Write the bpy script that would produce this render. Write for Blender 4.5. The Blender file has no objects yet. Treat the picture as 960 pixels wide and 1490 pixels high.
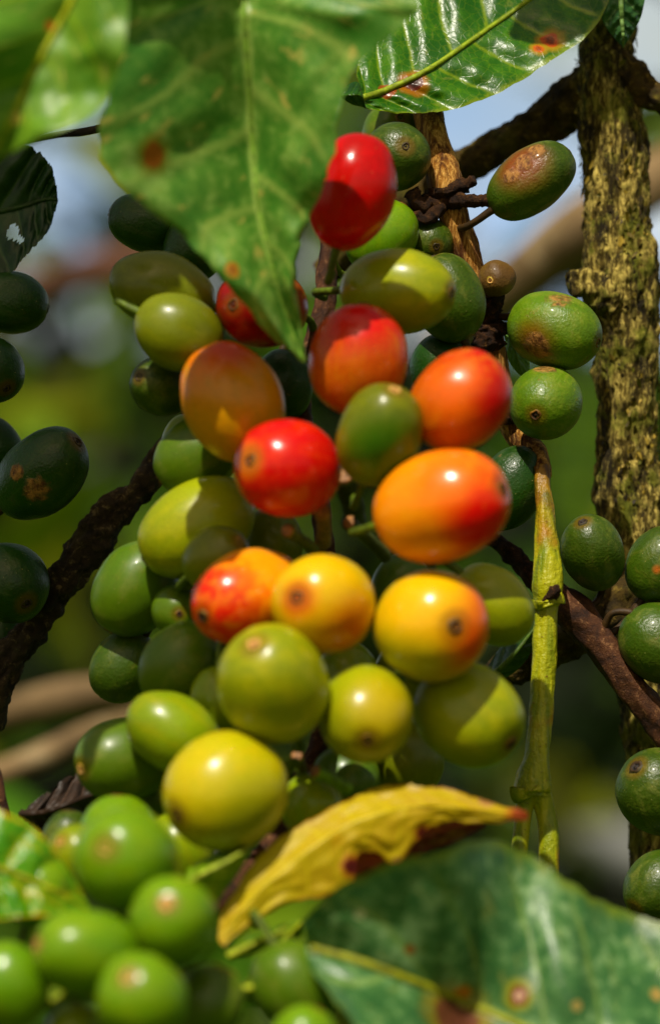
import bpy, bmesh, math, random
from mathutils import Vector, noise, Matrix

random.seed(7)
sc = bpy.context.scene
COL = sc.collection
# 1 unit = 1 cm.  The camera stands at (0,-50,100) looking level along +Y; D is the distance from it along Y.
CZ = 100.0
def P(x, y, D):
    k = 0.01 * D / 50.0
    return Vector(((x - 480) * k, D - 50.0, CZ + (745 - y) * k))
def K(D): return 0.01 * D / 50.0
SUN = Vector((-0.17, -0.50, 0.85)).normalized()      # towards the sun

def lin(h):
    r = [int(h[i:i + 2], 16) / 255 for i in (0, 2, 4)]
    r = [c / 12.92 if c <= 0.04045 else ((c + 0.055) / 1.055) ** 2.4 for c in r]
    y = .3 * r[0] + .6 * r[1] + .1 * r[2]
    return tuple(max(.002, y + (c - y) * 1.3) for c in r) + (1.0,)

# ------------------------------------------------------------------ node helper
class NT:
    def __init__(s, name):
        s.m = bpy.data.materials.new(name); s.m.use_nodes = True
        s.t = s.m.node_tree; s.t.nodes.clear()
        s.out = s.t.nodes.new('ShaderNodeOutputMaterial')
    def n(s, typ, **kw):
        nd = s.t.nodes.new(typ)
        for k, v in kw.items(): setattr(nd, k, v)
        return nd
    def set(s, sock, v):
        if hasattr(v, 'is_output') or isinstance(v, bpy.types.NodeSocket): s.t.links.new(v, sock)
        elif v is not None: sock.default_value = v
    def math(s, op, a, b=None, c=None, clamp=False):
        nd = s.n('ShaderNodeMath', operation=op, use_clamp=clamp)
        for i, v in enumerate((a, b, c)):
            if v is not None: s.set(nd.inputs[i], v)
        return nd.outputs[0]
    def vmath(s, op, a, b=None, scale=None):
        nd = s.n('ShaderNodeVectorMath', operation=op)
        s.set(nd.inputs[0], a)
        if b is not None: s.set(nd.inputs[1], b)
        if scale is not None: s.set(nd.inputs['Scale'], scale)
        return nd.outputs['Value'] if op in ('DOT_PRODUCT', 'DISTANCE', 'LENGTH') else nd.outputs[0]
    def step(s, x, a, b, lo=0.0, hi=1.0):
        nd = s.n('ShaderNodeMapRange', interpolation_type='SMOOTHSTEP')
        s.set(nd.inputs[0], x); s.set(nd.inputs[1], a); s.set(nd.inputs[2], b); s.set(nd.inputs[3], lo); s.set(nd.inputs[4], hi)
        return nd.outputs[0]
    def noise(s, vec, scale, detail=3.0, rough=0.55, dist=0.0):
        nd = s.n('ShaderNodeTexNoise'); s.set(nd.inputs['Vector'], vec)
        nd.inputs['Scale'].default_value = scale; nd.inputs['Detail'].default_value = detail
        nd.inputs['Roughness'].default_value = rough; nd.inputs['Distortion'].default_value = dist
        return nd.outputs[0]
    def mix(s, f, a, b, blend='MIX'):
        nd = s.n('ShaderNodeMix', data_type='RGBA', blend_type=blend)
        s.set(nd.inputs[0], f); s.set(nd.inputs[6], a); s.set(nd.inputs[7], b)
        return nd.outputs[2]
    def obj(s):
        return s.n('ShaderNodeTexCoord').outputs['Object']
    def bump(s, h, strength, dist):
        nd = s.n('ShaderNodeBump'); nd.inputs['Strength'].default_value = strength; nd.inputs['Distance'].default_value = dist
        s.set(nd.inputs['Height'], h); return nd.outputs[0]
    def bsdf(s, color, rough, spec=0.5, normal=None, coat=0.0, sss=0.0, sss_r=(1, .3, .1)):
        nd = s.n('ShaderNodeBsdfPrincipled')
        s.set(nd.inputs['Base Color'], color); s.set(nd.inputs['Roughness'], rough)
        s.set(nd.inputs['Specular IOR Level'], spec)
        if normal is not None: s.set(nd.inputs['Normal'], normal)
        if coat: nd.inputs['Coat Weight'].default_value = coat; nd.inputs['Coat Roughness'].default_value = 0.12
        if sss:
            nd.inputs['Subsurface Weight'].default_value = sss
            nd.inputs['Subsurface Radius'].default_value = sss_r
            nd.inputs['Subsurface Scale'].default_value = 0.12
        return nd.outputs[0]
    def done(s, sh): s.t.links.new(sh, s.out.inputs[0]); return s.m

# ------------------------------------------------------------------ object helpers
def link(name, verts, faces, mat, parent=None, origin=None, smooth=True, uvs=None, cols=None):
    o3 = origin if origin is not None else (parent['_o'] if parent is not None and '_o' in parent else Vector((0, 0, 0)))
    o3 = Vector(o3)
    me = bpy.data.meshes.new(name)
    me.from_pydata([Vector(v) - o3 for v in verts], [], faces)
    if uvs:
        ul = me.uv_layers.new(name='UVMap')
        for lp in me.loops: ul.data[lp.index].uv = uvs[lp.vertex_index]
    if cols:
        ca = me.color_attributes.new('Col', 'FLOAT_COLOR', 'POINT')
        for i, c in enumerate(cols): ca.data[i].color = c
    if smooth: me.polygons.foreach_set('use_smooth', [True] * len(me.polygons))
    me.materials.append(mat); me.update()
    ob = bpy.data.objects.new(name, me); COL.objects.link(ob)
    if parent is not None: ob.parent = parent
    else: ob.location = o3
    return ob
ORIG = {}
def child(name, root, verts, faces, mat, **kw):
    ob = link(name, verts, faces, mat, origin=ORIG[root.name], **kw)
    ob.parent = root; ob.location = (0, 0, 0)
    return ob
def thing(name, label, cat, loc, group=None):
    o = bpy.data.objects.new(name, None); COL.objects.link(o); o.location = loc
    o.empty_display_size = 0.3
    o['label'] = label; o['category'] = cat
    if group: o['group'] = group
    ORIG[o.name] = Vector(loc)
    return o
def tag(o, label, cat, group=None):
    o['label'] = label; o['category'] = cat
    if group: o['group'] = group
    ORIG[o.name] = Vector(o.location)

def cr(pts, n):
    """Catmull-Rom through tuples of floats -> n+1 samples"""
    m = len(pts) - 1; out = []
    for i in range(n + 1):
        t = i / n * m; k = min(int(t), m - 1); f = t - k
        p0, p1, p2, p3 = pts[max(k - 1, 0)], pts[k], pts[k + 1], pts[min(k + 2, m)]
        out.append(tuple(0.5 * ((2 * b) + (c - a) * f + (2 * a - 5 * b + 4 * c - d) * f * f + (3 * b - a - 3 * c + d) * f ** 3)
                         for a, b, c, d in zip(p0, p1, p2, p3)))
    return out

def tube(path, segs=20, rough=0.0, rscale=2.0, fine=0.0, fscale=8.0, stretch=0.35, seed=0.0, cap=True, ridge=0.0):
    """path: list of (Vector, radius) already dense. Returns verts, faces"""
    V, F = [], []
    n = len(path); up = None; arc = 0.0
    for i, (p, r) in enumerate(path):
        t = (path[min(i + 1, n - 1)][0] - path[max(i - 1, 0)][0]).normalized()
        if up is None:
            up = Vector((0, -1, 0)) if abs(t.y) < 0.9 else Vector((1, 0, 0))
        a = (up - t * up.dot(t)).normalized(); b = t.cross(a); up = a
        if i: arc += (p - path[i - 1][0]).length
        for j in range(segs):
            th = 2 * math.pi * j / segs
            d = a * math.cos(th) + b * math.sin(th)
            q = p + d * r
            rr = r
            if rough or fine or ridge:
                qq = Vector((math.cos(th) * r + seed, math.sin(th) * r + seed * 1.7, arc * stretch + seed * .3))
                if rough: rr += r * rough * noise.fractal(qq * rscale, 0.7, 2.1, 4)
                if fine: rr += fine * noise.turbulence(qq * fscale, 4, False)
                if ridge:
                    rr += ridge * abs(noise.noise(qq * fscale * 1.7))
            V.append(p + d * rr)
    for i in range(n - 1):
        for j in range(segs):
            k = (j + 1) % segs
            F.append((i * segs + j, i * segs + k, (i + 1) * segs + k, (i + 1) * segs + j))
    if cap:
        V.append(path[0][0]); V.append(path[-1][0]); c0, c1 = len(V) - 2, len(V) - 1
        for j in range(segs):
            k = (j + 1) % segs
            F.append((c0, k, j)); F.append((c1, (n - 1) * segs + j, (n - 1) * segs + k))
    return V, F

def px_path(pts, n):
    """pts: (x, y, D, radius_px)"""
    return [(P(x, y, D), max(r, 0.5) * K(D)) for x, y, D, r in cr(pts, n)]

# ------------------------------------------------------------------ materials
def bark(name, dark, mid, light, moss=None, moss_amt=0.0, stretch=(1, 1, .25), scale=3.0, bump=0.8, rough=.85, light_amt=.62, spec=.25):
    m = NT(name); c = m.obj()
    v = m.vmath('MULTIPLY', c, stretch)
    n1 = m.noise(v, scale, 8, .65, .4); n2 = m.noise(v, scale * 4, 6, .7, .6); n3 = m.noise(c, scale * .55, 4, .6)
    n4 = m.noise(v, scale * 11, 4, .7)
    col = m.mix(m.step(n1, .35, .6), lin(dark), lin(mid))
    col = m.mix(m.step(m.math('ADD', m.math('MULTIPLY', n2, .6), m.math('MULTIPLY', n1, .4)), light_amt - .1, light_amt + .06), col, lin(light))
    if moss: col = m.mix(m.math('MULTIPLY', m.step(m.math('ADD', m.math('MULTIPLY', n3, .7), m.math('MULTIPLY', n2, .3)), .5, .6), moss_amt), col, lin(moss))
    col = m.mix(m.step(n4, .38, .26), col, m.mix(.75, col, (.004, .003, .002, 1)))
    h = m.math('ADD', m.math('ADD', m.math('MULTIPLY', n1, .5), m.math('MULTIPLY', n2, .45)), m.math('MULTIPLY', n4, .25))
    return m.done(m.bsdf(col, rough, spec, m.bump(h, bump, .12)))

BARK_TRUNK = bark('mossy_trunk_bark', '1e190b', '4e421b', 'd2c080', '60641e', .72, stretch=(1, 1, .28), scale=3.8, bump=1.0, light_amt=.57)
BARK_DARK = bark('dark_bark', '1a150e', '3a3022', '8a7a5c', '3a3c1c', .4, stretch=(.8, .8, .8), scale=3.2, bump=1.0)
BARK_MOSSY = bark('dark_mossy_bark', '1e170c', '4a3c1e', '94804e', '4c4a1a', .6, stretch=(.7, .7, .7), scale=3.5, bump=1.0)
BARK_TAN = bark('tan_twig_bark', '4a2c16', '8d6238', 'd8b078', None, 0, stretch=(1, 1, .14), scale=6.5, bump=.8, rough=.6, light_amt=.56)
BARK_BROWN = bark('brown_twig_bark', '24140c', '4a2f1f', '8a6a50', None, 0, stretch=(.8, .8, .8), scale=5, bump=.6, rough=.65)
BARK_FAR = bark('pale_branch_bark', '5a4c3a', '7c6a52', 'a89a80', None, 0, stretch=(.3, 1, .6), scale=.6, bump=.4)
BARK_FARB = bark('brown_branch_bark', '4a362c', '6a4c40', '866858', None, 0, stretch=(.3, 1, .6), scale=.6, bump=.4)
NODE_BARK = bark('dark_node_bark', '1c110a', '3c2616', '7a5a38', None, 0, stretch=(1, 1, 1), scale=7, bump=1.0)

def shoot_mat():
    m = NT('green_shoot'); c = m.obj(); v = m.vmath('MULTIPLY', c, (1, 1, .12))
    n1 = m.noise(v, 5, 5, .6); n2 = m.noise(c, 1.1, 3, .5); n3 = m.noise(c, 16, 3, .6)
    col = m.mix(m.step(n1, .35, .65), lin('6d7a18'), lin('a3a22c'))
    col = m.mix(m.math('MULTIPLY', m.step(n2, .52, .66), .8), col, lin('9a6a1c'))
    col = m.mix(m.step(n3, .64, .72), col, lin('5a3c12'))
    sz = m.n('ShaderNodeSeparateXYZ'); m.set(sz.inputs[0], c)
    col = m.mix(m.step(m.math('ADD', sz.outputs[2], m.math('MULTIPLY', n1, .8)), -6.7, -5.6), col, m.mix(m.step(n1, .4, .6), lin('4a3014'), lin('8a6a34')))
    return m.done(m.bsdf(col, .42, .4, m.bump(m.math('ADD', n1, m.math('MULTIPLY', n3, .4)), .8, .07)))
SHOOT = shoot_mat()

def colattr_mat(name, rough=.6, trans=0.0, spec=.3, nscale=12.0, var=.5, bump=.4):
    m = NT(name); a = m.n('ShaderNodeAttribute', attribute_name='Col').outputs[0]
    nz = m.noise(m.obj(), nscale, 4, .6)
    col = m.mix(m.step(nz, .35, .65), m.mix(var, a, (.01, .008, .004, 1)), a)
    sh = m.bsdf(col, rough, spec, m.bump(nz, bump, .03) if bump else None)
    if trans:
        tr = m.n('ShaderNodeBsdfTranslucent'); m.set(tr.inputs[0], col)
        mx = m.n('ShaderNodeMixShader'); mx.inputs[0].default_value = trans
        m.t.links.new(sh, mx.inputs[1]); m.t.links.new(tr.outputs[0], mx.inputs[2]); sh = mx.outputs[0]
    return m.done(sh)
CALYX = colattr_mat('calyx_cork')
STALK = colattr_mat('fruit_stalk', nscale=9)
FARLEAF = colattr_mat('far_leaves', rough=.42, spec=.4, trans=.3, nscale=.4, var=.35, bump=0)

# ------------------------------------------------------------------ coffee cherries
KIND = {   # stalk end, calyx end, blend centre, blend half width, mottling colour, scar, roughness
    'red': ('b80e12', '9a080e', 0.0, .6, 'c81e14', 0, .22),
    'darkred': ('b85a14', '780c08', -.25, .55, 'a02010', 0, .3),
    'scarlet': ('b81a1c', 'b21416', 0.2, .6, 'd0503a', 0, .25),
    'orangered': ('b4600c', 'ac360a', 0.1, .8, 'c0800e', 0, .3),
    'rustorange': ('c4901a', 'cc760c', .3, .7, 'a8901a', 0, .32),
    'orange': ('dc8c0c', 'd4640a', .3, .7, 'e0a018', 0, .25),
    'redorange': ('dc9a0a', 'c00c0c', .32, .34, 'dc9010', 0, .25),
    'yelloworange': ('c0ae08', 'ccaa0a', .1, .8, 'd4ae0a', 0, .26),
    'yellow': ('a8a40a', 'b2a60a', .4, .7, 'bca80a', 0, .3),
    'lime': ('7c8e0a', '6c7c08', .3, .8, '949408', 0, .32),
    'yolive': ('929a08', '7c8406', .1, .8, 'a6a208', 0, .32),
    'olive': ('6a7209', '5c6207', 0, .8, '7a7c0c', 0, .34),
    'green': ('4c640c', '4e620c', 0, .8, '5e700e', .12, .36),
    'bright': ('5c7e0c', '64820c', .1, .8, '788c0f', .05, .3),
    'mid': ('384c12', '32420f', 0, .8, '4e5e1a', .42, .38),
    'scarred': ('56701c', '4c6418', 0, .8, '788a34', .6, .4),
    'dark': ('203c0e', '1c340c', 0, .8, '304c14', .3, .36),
    'brown':   ('5c4426', '4e3a22', 0, .8, '6a5630', .5, .6),
}
def cherry_mat(kind, u, W, L, seed, patches, scars):
    a, b, c0, cw, mot, scar, rough = KIND[kind]
    if kind in ('lime', 'yolive', 'yellow', 'olive', 'green', 'bright', 'yelloworange', 'orange', 'redorange', 'rustorange', 'orangered'):
        a, b, mot = (h[:4] + '%02x' % int(int(h[4:], 16) * .35) for h in (a, b, mot))
    m = NT('cherry_skin_' + kind); c = m.obj()
    off = m.vmath('ADD', c, (seed * 3.1, seed * 1.3, seed * 2.3))
    ua = m.vmath('DOT_PRODUCT', off, tuple(u)); cb = m.vmath('SCALE', tuple(u), None, m.math('MULTIPLY', ua, -.8)); stv = m.vmath('ADD', off, cb)
    ns = m.noise(stv, 4.5, 5, .6, .5)
    n1 = m.noise(off, 1.6, 3, .55); n2 = m.noise(off, 7, 4, .6); n3 = m.noise(off, 26, 2, .5); n4 = m.noise(off, 3.2, 6, .7, 1.2)
    t = m.math('DIVIDE', m.vmath('DOT_PRODUCT', c, tuple(u)), L)
    t = m.math('ADD', t, m.math('MULTIPLY', m.math('ADD', m.math('SUBTRACT', n4, .5), m.math('SUBTRACT', ns, .5)), 1.1))
    col = m.mix(m.step(t, c0 - cw, c0 + cw), lin(a), lin(b))
    col = m.mix(m.math('MULTIPLY', m.step(m.math('ADD', m.math('MULTIPLY', n4, .4), m.math('MULTIPLY', ns, .6)), .42, .66), .6), col, lin(mot))
    for (pv, rad, hx, soft) in patches:
        d = m.vmath('DISTANCE', c, tuple(pv))
        d = m.math('ADD', d, m.math('MULTIPLY', m.math('SUBTRACT', n1, .5), .5 * rad))
        col = m.mix(m.step(d, rad * (1 + soft), rad * (1 - soft)), col, lin(hx))
    sc_m = None
    terms = []
    if scar:
        terms.append(m.step(m.math('ADD', m.math('MULTIPLY', n4, .7), m.math('MULTIPLY', n2, .3)), .70 - scar * .18, .75 - scar * .16))
    for (pv, rad) in scars:
        d = m.math('ADD', m.vmath('DISTANCE', c, tuple(pv)), m.math('MULTIPLY', m.math('SUBTRACT', n4, .5), 1.6 * rad))
        terms.append(m.step(d, rad * 1.15, rad * .7))
    r = rough = rough - .02
    h = m.math('MULTIPLY', n2, .5)
    if terms:
        s = terms[0]
        for q in terms[1:]: s = m.math('MAXIMUM', s, q)
        n5 = m.noise(m.vmath('MULTIPLY', off, (1, 1, .5)), 14, 4, .65)
        s = m.math('MULTIPLY', s, m.step(n2, .3, .5, .45, 1.0))
        scol = m.mix(m.step(n5, .36, .64), lin('4e2e18'), lin('9a744c'))
        col = m.mix(m.math('MULTIPLY', s, .85), col, scol)
        r = m.math('ADD', rough, m.math('MULTIPLY', s, .35))
        h = m.math('ADD', h, m.math('MULTIPLY', m.math('MULTIPLY', s, n5), 2.0))
    col = m.mix(m.math('MULTIPLY', m.step(n3, .52, .68), .16), col, lin('3a2a0a')); col = m.mix(m.math('MULTIPLY', m.step(n2, .55, .75), .14), col, lin(mot))
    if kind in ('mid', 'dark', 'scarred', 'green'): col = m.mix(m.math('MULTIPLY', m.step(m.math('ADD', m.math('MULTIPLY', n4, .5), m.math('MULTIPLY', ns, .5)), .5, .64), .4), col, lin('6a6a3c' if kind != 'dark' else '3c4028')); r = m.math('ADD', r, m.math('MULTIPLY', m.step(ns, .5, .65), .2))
    # pale lenticels
    vo = m.n('ShaderNodeTexVoronoi'); m.set(vo.inputs['Vector'], off); vo.inputs['Scale'].default_value = 9
    col = m.mix(m.math('MULTIPLY', m.step(vo.outputs['Distance'], .09, .04), .22), col, lin('e8d8a0'))
    # darker near the eye of the fruit
    dd = m.vmath('DISTANCE', c, tuple(u * L))
    col = m.mix(m.math('MULTIPLY', m.step(dd, .42 * W, .2 * W), .45), col, lin('6a4a18'))
    red = kind in ('red', 'scarlet', 'orangered', 'orange', 'redorange', 'yelloworange', 'darkred', 'rustorange')
    r = m.math('ADD', r, m.math('MULTIPLY', m.math('SUBTRACT', n2, .5), .18))
    return m.done(m.bsdf(col, r, .32, m.bump(m.math('ADD', h, m.math('MULTIPLY', n3, .6)) if kind in ('mid', 'dark', 'scarred', 'brown') else h, .34 if kind in ('mid', 'dark', 'scarred', 'brown') else .16, .05), coat=.05, sss=.04, sss_r=(1, .28, .08) if red else (.5, .5, .08)))

BRANCH_PTS = []          # sample points of wood the stalks run to
CH = []
def C(x, y, W, L, ox, oy, f, D, kind, label, patches=(), scars=(), pale=False, group='coffee cherries on the branches', eye=True):
    CH.append(dict(x=x, y=y, W=W, L=L, ox=ox, oy=oy, f=f, D=D, kind=kind, label=label, patches=patches, scars=scars, pale=pale, eye=eye))

# upper part of the middle cluster
C(512, 279, 64, 87, 22, -82, -1, 47.0, 'red', 'deep red ripe cherry at the top, its left side behind the big hanging leaf')
C(572, 196, 46, 50, 10, -20, 1, 51.6, 'green', 'bright green cherry just under the spotted upper leaf, mostly covered by a darker cherry', eye=False)
C(576, 228, 50, 54, 13, -10, 1, 50.3, 'mid', 'dark green cherry with a ringed eye between the red cherry and the tan twig')
C(556, 345, 50, 58, 20, -30, -1, 50.2, 'bright', 'small wedge of bright green cherry directly beneath the top red cherry')
C(622, 352, 36, 42, 12, 10, 1, 50.4, 'mid', 'small green cherry with a brown rim beside the tan twig', scars=((0, -1, .35),))
C(578, 424, 63, 88, 78, 4, 1, 47.6, 'yolive', 'long olive green cherry lying sideways above the orange ones, eye at its right end')
C(652, 434, 53, 66, -20, -52, -1, 49.6, 'mid', 'green cherry tucked behind the right end of the long olive one')
C(722, 405, 27, 29, -11, 5, 1, 50.1, 'brown', 'tiny shrivelled brown fruit on the tan twig', pale=True)
C(806, 481, 56, 71, 62, 20, 1, 50.0, 'scarred', 'light green cherry with brown corky scars, touching the mossy trunk on its left', scars=((-.5, .45, .34), (.1, -.8, .3)), patches=((-.6, .3, .4, '6a4a26', .7),))
C(794, 586, 53, 62, -19, 20, 1, 49.8, 'scarred', 'round green cherry with a dark eye directly below the scarred light green one', scars=((-.1, -.95, .3),))
C(742, 710, 49, 66, 30, -50, -1, 50.2, 'dark', 'dark green cherry half hidden behind the largest orange cherry')
C(772, 263, 47, 72, 52, -40, -1, 50.0, 'mid', 'oval green cherry with a long brown scar, alone on a stalk beside the dark branch', scars=((-.6, -.1, .22), (-.3, -.5, .26), (.1, -.8, .24)), patches=((-.35, -.45, .55, '6e3e20', .6),))
C(521, 524, 72, 84, 8, -70, -1, 46.8, 'orangered', 'orange red cherry under the tip of the big hanging leaf', patches=((.1, -.75, .5, 'b81408', .7),))
C(552, 633, 62, 83, 22, -66, 1, 45.6, 'olive', 'small pointed green cherry in the middle of the orange and red ones', pale=True, patches=((.1, .5, .7, '3c5c12', .6),))
C(669, 583, 69, 80, 50, -50, -1, 45.9, 'orangered', 'orange red cherry left of the round green cherry with the dark eye', patches=((-.1, -.2, .5, 'cc6a10', .7), (.8, .1, .5, 'b41408', .6)))
C(418, 682, 73, 80, -54, -12, 1, 46.0, 'scarlet', 'bright pinkish red cherry with a round brown eye on its left', patches=((-.72, -.15, .3, 'd0781a', .6), (.5, .7, .5, 'a03a10', .7)))
C(643, 737, 82, 103, 88, -26, 1, 45.4, 'orange', 'largest orange cherry, with a vivid red patch at its right end', patches=((.62, .22, .5, 'd00c06', .6), (0, -.5, .35, 'dc7a30', .8)))
C(338, 585, 73, 90, -36, -76, -1, 46.8, 'rustorange', 'dull rusty orange and olive cherry left of the hanging leaf tip', patches=((-.1, -.9, .4, 'b8500c', .8),))
C(381, 447, 60, 78, -41, 0, 1, 47.8, 'darkred', 'shaded dark red and orange cherry behind the lower part of the big hanging leaf')
C(236, 423, 56, 79, -60, -20, -1, 48.2, 'olive', 'olive cherry at the upper left of the cluster, its left end yellow in the sun')
C(260, 484, 56, 66, 40, 20, -1, 47.6, 'olive', 'olive cherry resting under the upper left one, over the smaller dark cherry')
C(236, 562, 42, 52, -32, -12, 1, 48.4, 'mid', 'small dark green cherry with a pale corky end, left of the rusty orange one', pale=True)
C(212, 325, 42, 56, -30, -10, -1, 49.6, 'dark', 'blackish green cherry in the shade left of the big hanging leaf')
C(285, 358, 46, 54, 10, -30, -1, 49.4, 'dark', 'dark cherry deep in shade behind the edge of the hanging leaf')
C(288, 662, 55, 68, -30, 20, -1, 48.0, 'green', 'shaded green cherry below the rusty orange one')
C(272, 648, 38, 46, 0, -30, -1, 49.4, 'lime', 'pale green sliver of a cherry next to the top of the dark rough branch')
C(286, 768, 66, 92, -62, 40, -1, 47.0, 'yolive', 'large long olive cherry to the left of the pinkish red one')
C(197, 857, 60, 73, -25, 40, -1, 48.2, 'green', 'dull green cherry next to the dark rough branch, under the large olive one')
C(314, 812, 45, 54, 36, -24, 1, 46.4, 'olive', 'small olive cherry with a pinkish end, above the red and orange one', pale=True)
C(258, 888, 38, 44, 5, 4, 1, 47.8, 'green', 'small dark green cherry wedged between olive cherries, its eye facing out')
C(180, 970, 47, 56, -20, 30, -1, 48.6, 'mid', 'dark green cherry at the left edge of the cluster above the blurred pale branch')
C(262, 967, 56, 68, -30, 40, -1, 47.4, 'green', 'medium green cherry below the small dark one with the outward eye')
C(360, 868, 68, 95, -64, 28, 1, 46.2, 'redorange', 'two toned cherry, red at its eye end and orange behind, touching the yellow orange one')
C(470, 879, 74, 82, -38, -12, 1, 45.9, 'yelloworange', 'yellow orange cherry touching the right side of the red and orange one', patches=((-.45, -.1, .3, 'cc6a10', .8), (.5, .5, .5, 'c8700a', .8)))
C(627, 911, 83, 87, 33, -3, 1, 45.3, 'yelloworange', 'big yellow cherry flushed orange around its eye, below the largest orange one', patches=((.5, .2, .55, 'cc5408', .7), (.9, -.3, .5, 'd8740c', .7), (-.4, .5, .6, 'a4a014', .7), (-.2, -.4, .6, 'd8ac14', .7)))
C(716, 880, 53, 66, 30, 30, -1, 47.4, 'yolive', 'plain green cherry behind the right side of the big yellow one')
C(397, 995, 80, 95, -27, -62, 1, 44.9, 'yolive', 'big yellow green cherry with a pinkish eye near its top, below the yellow orange one', pale=True)
C(532, 1039, 69, 78, 2, 34, 1, 45.1, 'yolive', 'yellow green cherry with its eye low on its face, between two bigger ones', patches=((.45, -.1, .7, 'a8980a', .7),))
C(682, 1040, 74, 84, 60, 40, 1, 45.9, 'yolive', 'yellow olive cherry at the lower right of the cluster beside the yellow green shoot')
C(318, 1018, 42, 50, 0, 30, -1, 47.2, 'lime', 'small green cherry squeezed behind the big yellow green one')
C(252, 1066, 56, 74, -50, -30, -1, 46.0, 'lime', 'shiny lime cherry lying aslant above the brightest yellow one')
C(180, 1106, 62, 74, -60, 10, 1, 47.0, 'green', 'dark green cherry with a pale left end, beside the shiny lime one', pale=True)
C(328, 1152, 87, 92, -69, 30, 1, 44.5, 'yellow', 'brightest yellow cherry, large and round, its eye at the lower left', patches=((.4, .6, .7, '8c8c12', .7),))
C(455, 1175, 46, 52, 10, 30, -1, 46.6, 'lime', 'green cherry in shadow between the brightest yellow one and the yellow leaf')
# the blurred front cluster, bottom left
C(172, 1222, 60, 66, 0, -50, -1, 44.7, 'bright', 'green cherry showing only a rim above the front cluster')
C(184, 1252, 76, 82, -26, -26, 1, 41.8, 'bright', 'light green cherry with a pinkish eye at the top of the blurred front cluster', pale=True)
C(252, 1341, 65, 76, -6, -34, 1, 41.2, 'bright', 'green cherry with a large pale round eye, middle of the blurred front cluster', pale=True)
C(126, 1386, 64, 80, -70, -16, 1, 41.0, 'bright', 'green cherry left of the pale eyed one in the front cluster', pale=True)
C(206, 1456, 68, 76, -16, -44, 1, 40.4, 'bright', 'green cherry at the bottom edge, below the pale eyed one', pale=True)
C(14, 1434, 58, 66, 20, 40, -1, 41.0, 'bright', 'green cherry in the bottom left corner, under the yellow streaked leaf')
C(110, 1510, 46, 52, 0, 30, -1, 41.4, 'lime', 'yellowish green cherry barely rising over the bottom edge')
C(440, 1515, 50, 54, 10, -20, -1, 41.4, 'bright', 'green cherry top at the bottom edge, left of the large lower leaf')
C(118, 1248, 48, 54, -28, -28, 1, 44.5, 'lime', 'yellowish cherry with a pink eye next to the streaked leaf', pale=True)
C(100, 1222, 38, 44, 0, -20, -1, 46.3, 'mid', 'dark green cherry peeping out over the streaked leaf')
C(428, 1436, 62, 70, 20, 40, -1, 43.2, 'green', 'dim shaded cherry under the tip of the yellow leaf')
C(300, 1462, 54, 62, 20, -36, -1, 41.9, 'green', 'shaded green cherry at the bottom edge, between the front cluster and the green leaf flaps')
C(58, 1300, 46, 52, 10, -30, -1, 43.1, 'bright', 'green cherry just under the pale lower edge of the streaked leaf')
# left edge
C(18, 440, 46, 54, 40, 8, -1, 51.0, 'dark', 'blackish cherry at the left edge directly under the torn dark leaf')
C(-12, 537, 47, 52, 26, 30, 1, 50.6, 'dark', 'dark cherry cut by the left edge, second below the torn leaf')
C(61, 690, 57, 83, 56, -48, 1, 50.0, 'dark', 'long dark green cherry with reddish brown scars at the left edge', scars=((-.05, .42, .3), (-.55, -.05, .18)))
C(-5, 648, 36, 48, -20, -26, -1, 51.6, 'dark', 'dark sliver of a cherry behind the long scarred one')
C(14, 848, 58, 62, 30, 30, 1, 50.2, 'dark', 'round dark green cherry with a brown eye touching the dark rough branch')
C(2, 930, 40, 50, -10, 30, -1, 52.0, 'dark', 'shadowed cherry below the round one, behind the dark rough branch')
# right edge
C(862, 804, 46, 60, -18, -46, 1, 50.0, 'mid', 'green cherry with a ringed eye on top, against the foot of the mossy trunk')
C(958, 822, 48, 58, 20, -40, -1, 50.2, 'mid', 'green cherry with a small orange speck at the right edge', patches=((-.15, .12, .09, 'a06034', .8),))
C(958, 936, 56, 62, 30, 30, -1, 49.9, 'mid', 'green cherry at the right edge above the brown side twig')
C(958, 1152, 62, 68, -38, -40, 1, 49.8, 'mid', 'green cherry with a dark eye on its upper left, lower right edge')
C(962, 1290, 53, 60, -42, 30, 1, 49.6, 'mid', 'lowest green cherry on the right edge, just above the large lower leaf')
# deep in the cluster
C(262, 1238, 50, 58, 10, 30, -1, 46.2, 'lime', 'green cherry filling the gap between the brightest yellow one and the front cluster')
C(505, 985, 46, 52, 0, 30, -1, 48.0, 'lime', 'dim green cherry deep in the gap under the yellow orange one')
C(592, 985, 46, 54, 10, 30, -1, 48.2, 'olive', 'dim olive cherry deep in the gap under the big yellow orange flushed one')
C(590, 1105, 54, 60, 10, 30, -1, 48.4, 'olive', 'shaded olive cherry low in the cluster, behind the last two yellow green ones')
C(500, 1140, 52, 58, -10, 30, -1, 47.8, 'green', 'shaded green cherry above the middle of the yellow leaf')
C(345, 960, 42, 48, 0, 30, -1, 48.2, 'green', 'dim green cherry behind the left rim of the big yellow green one')
C(395, 790, 46, 54, 0, 30, -1, 48.6, 'olive', 'dim olive cherry under the bright pinkish red one')
C(585, 860, 46, 54, 0, 30, -1, 48.6, 'green', 'dim green cherry in the gap left of the big yellow one')
C(215, 1165, 50, 56, 0, 30, -1, 47.2, 'green', 'dim green cherry to the left of the brightest yellow one')
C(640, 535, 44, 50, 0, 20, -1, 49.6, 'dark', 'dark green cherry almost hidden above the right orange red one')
C(412, 560, 44, 52, 0, 20, -1, 49.0, 'dark', 'dark cherry in the gap between the rusty one and the leaf tip')

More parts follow.
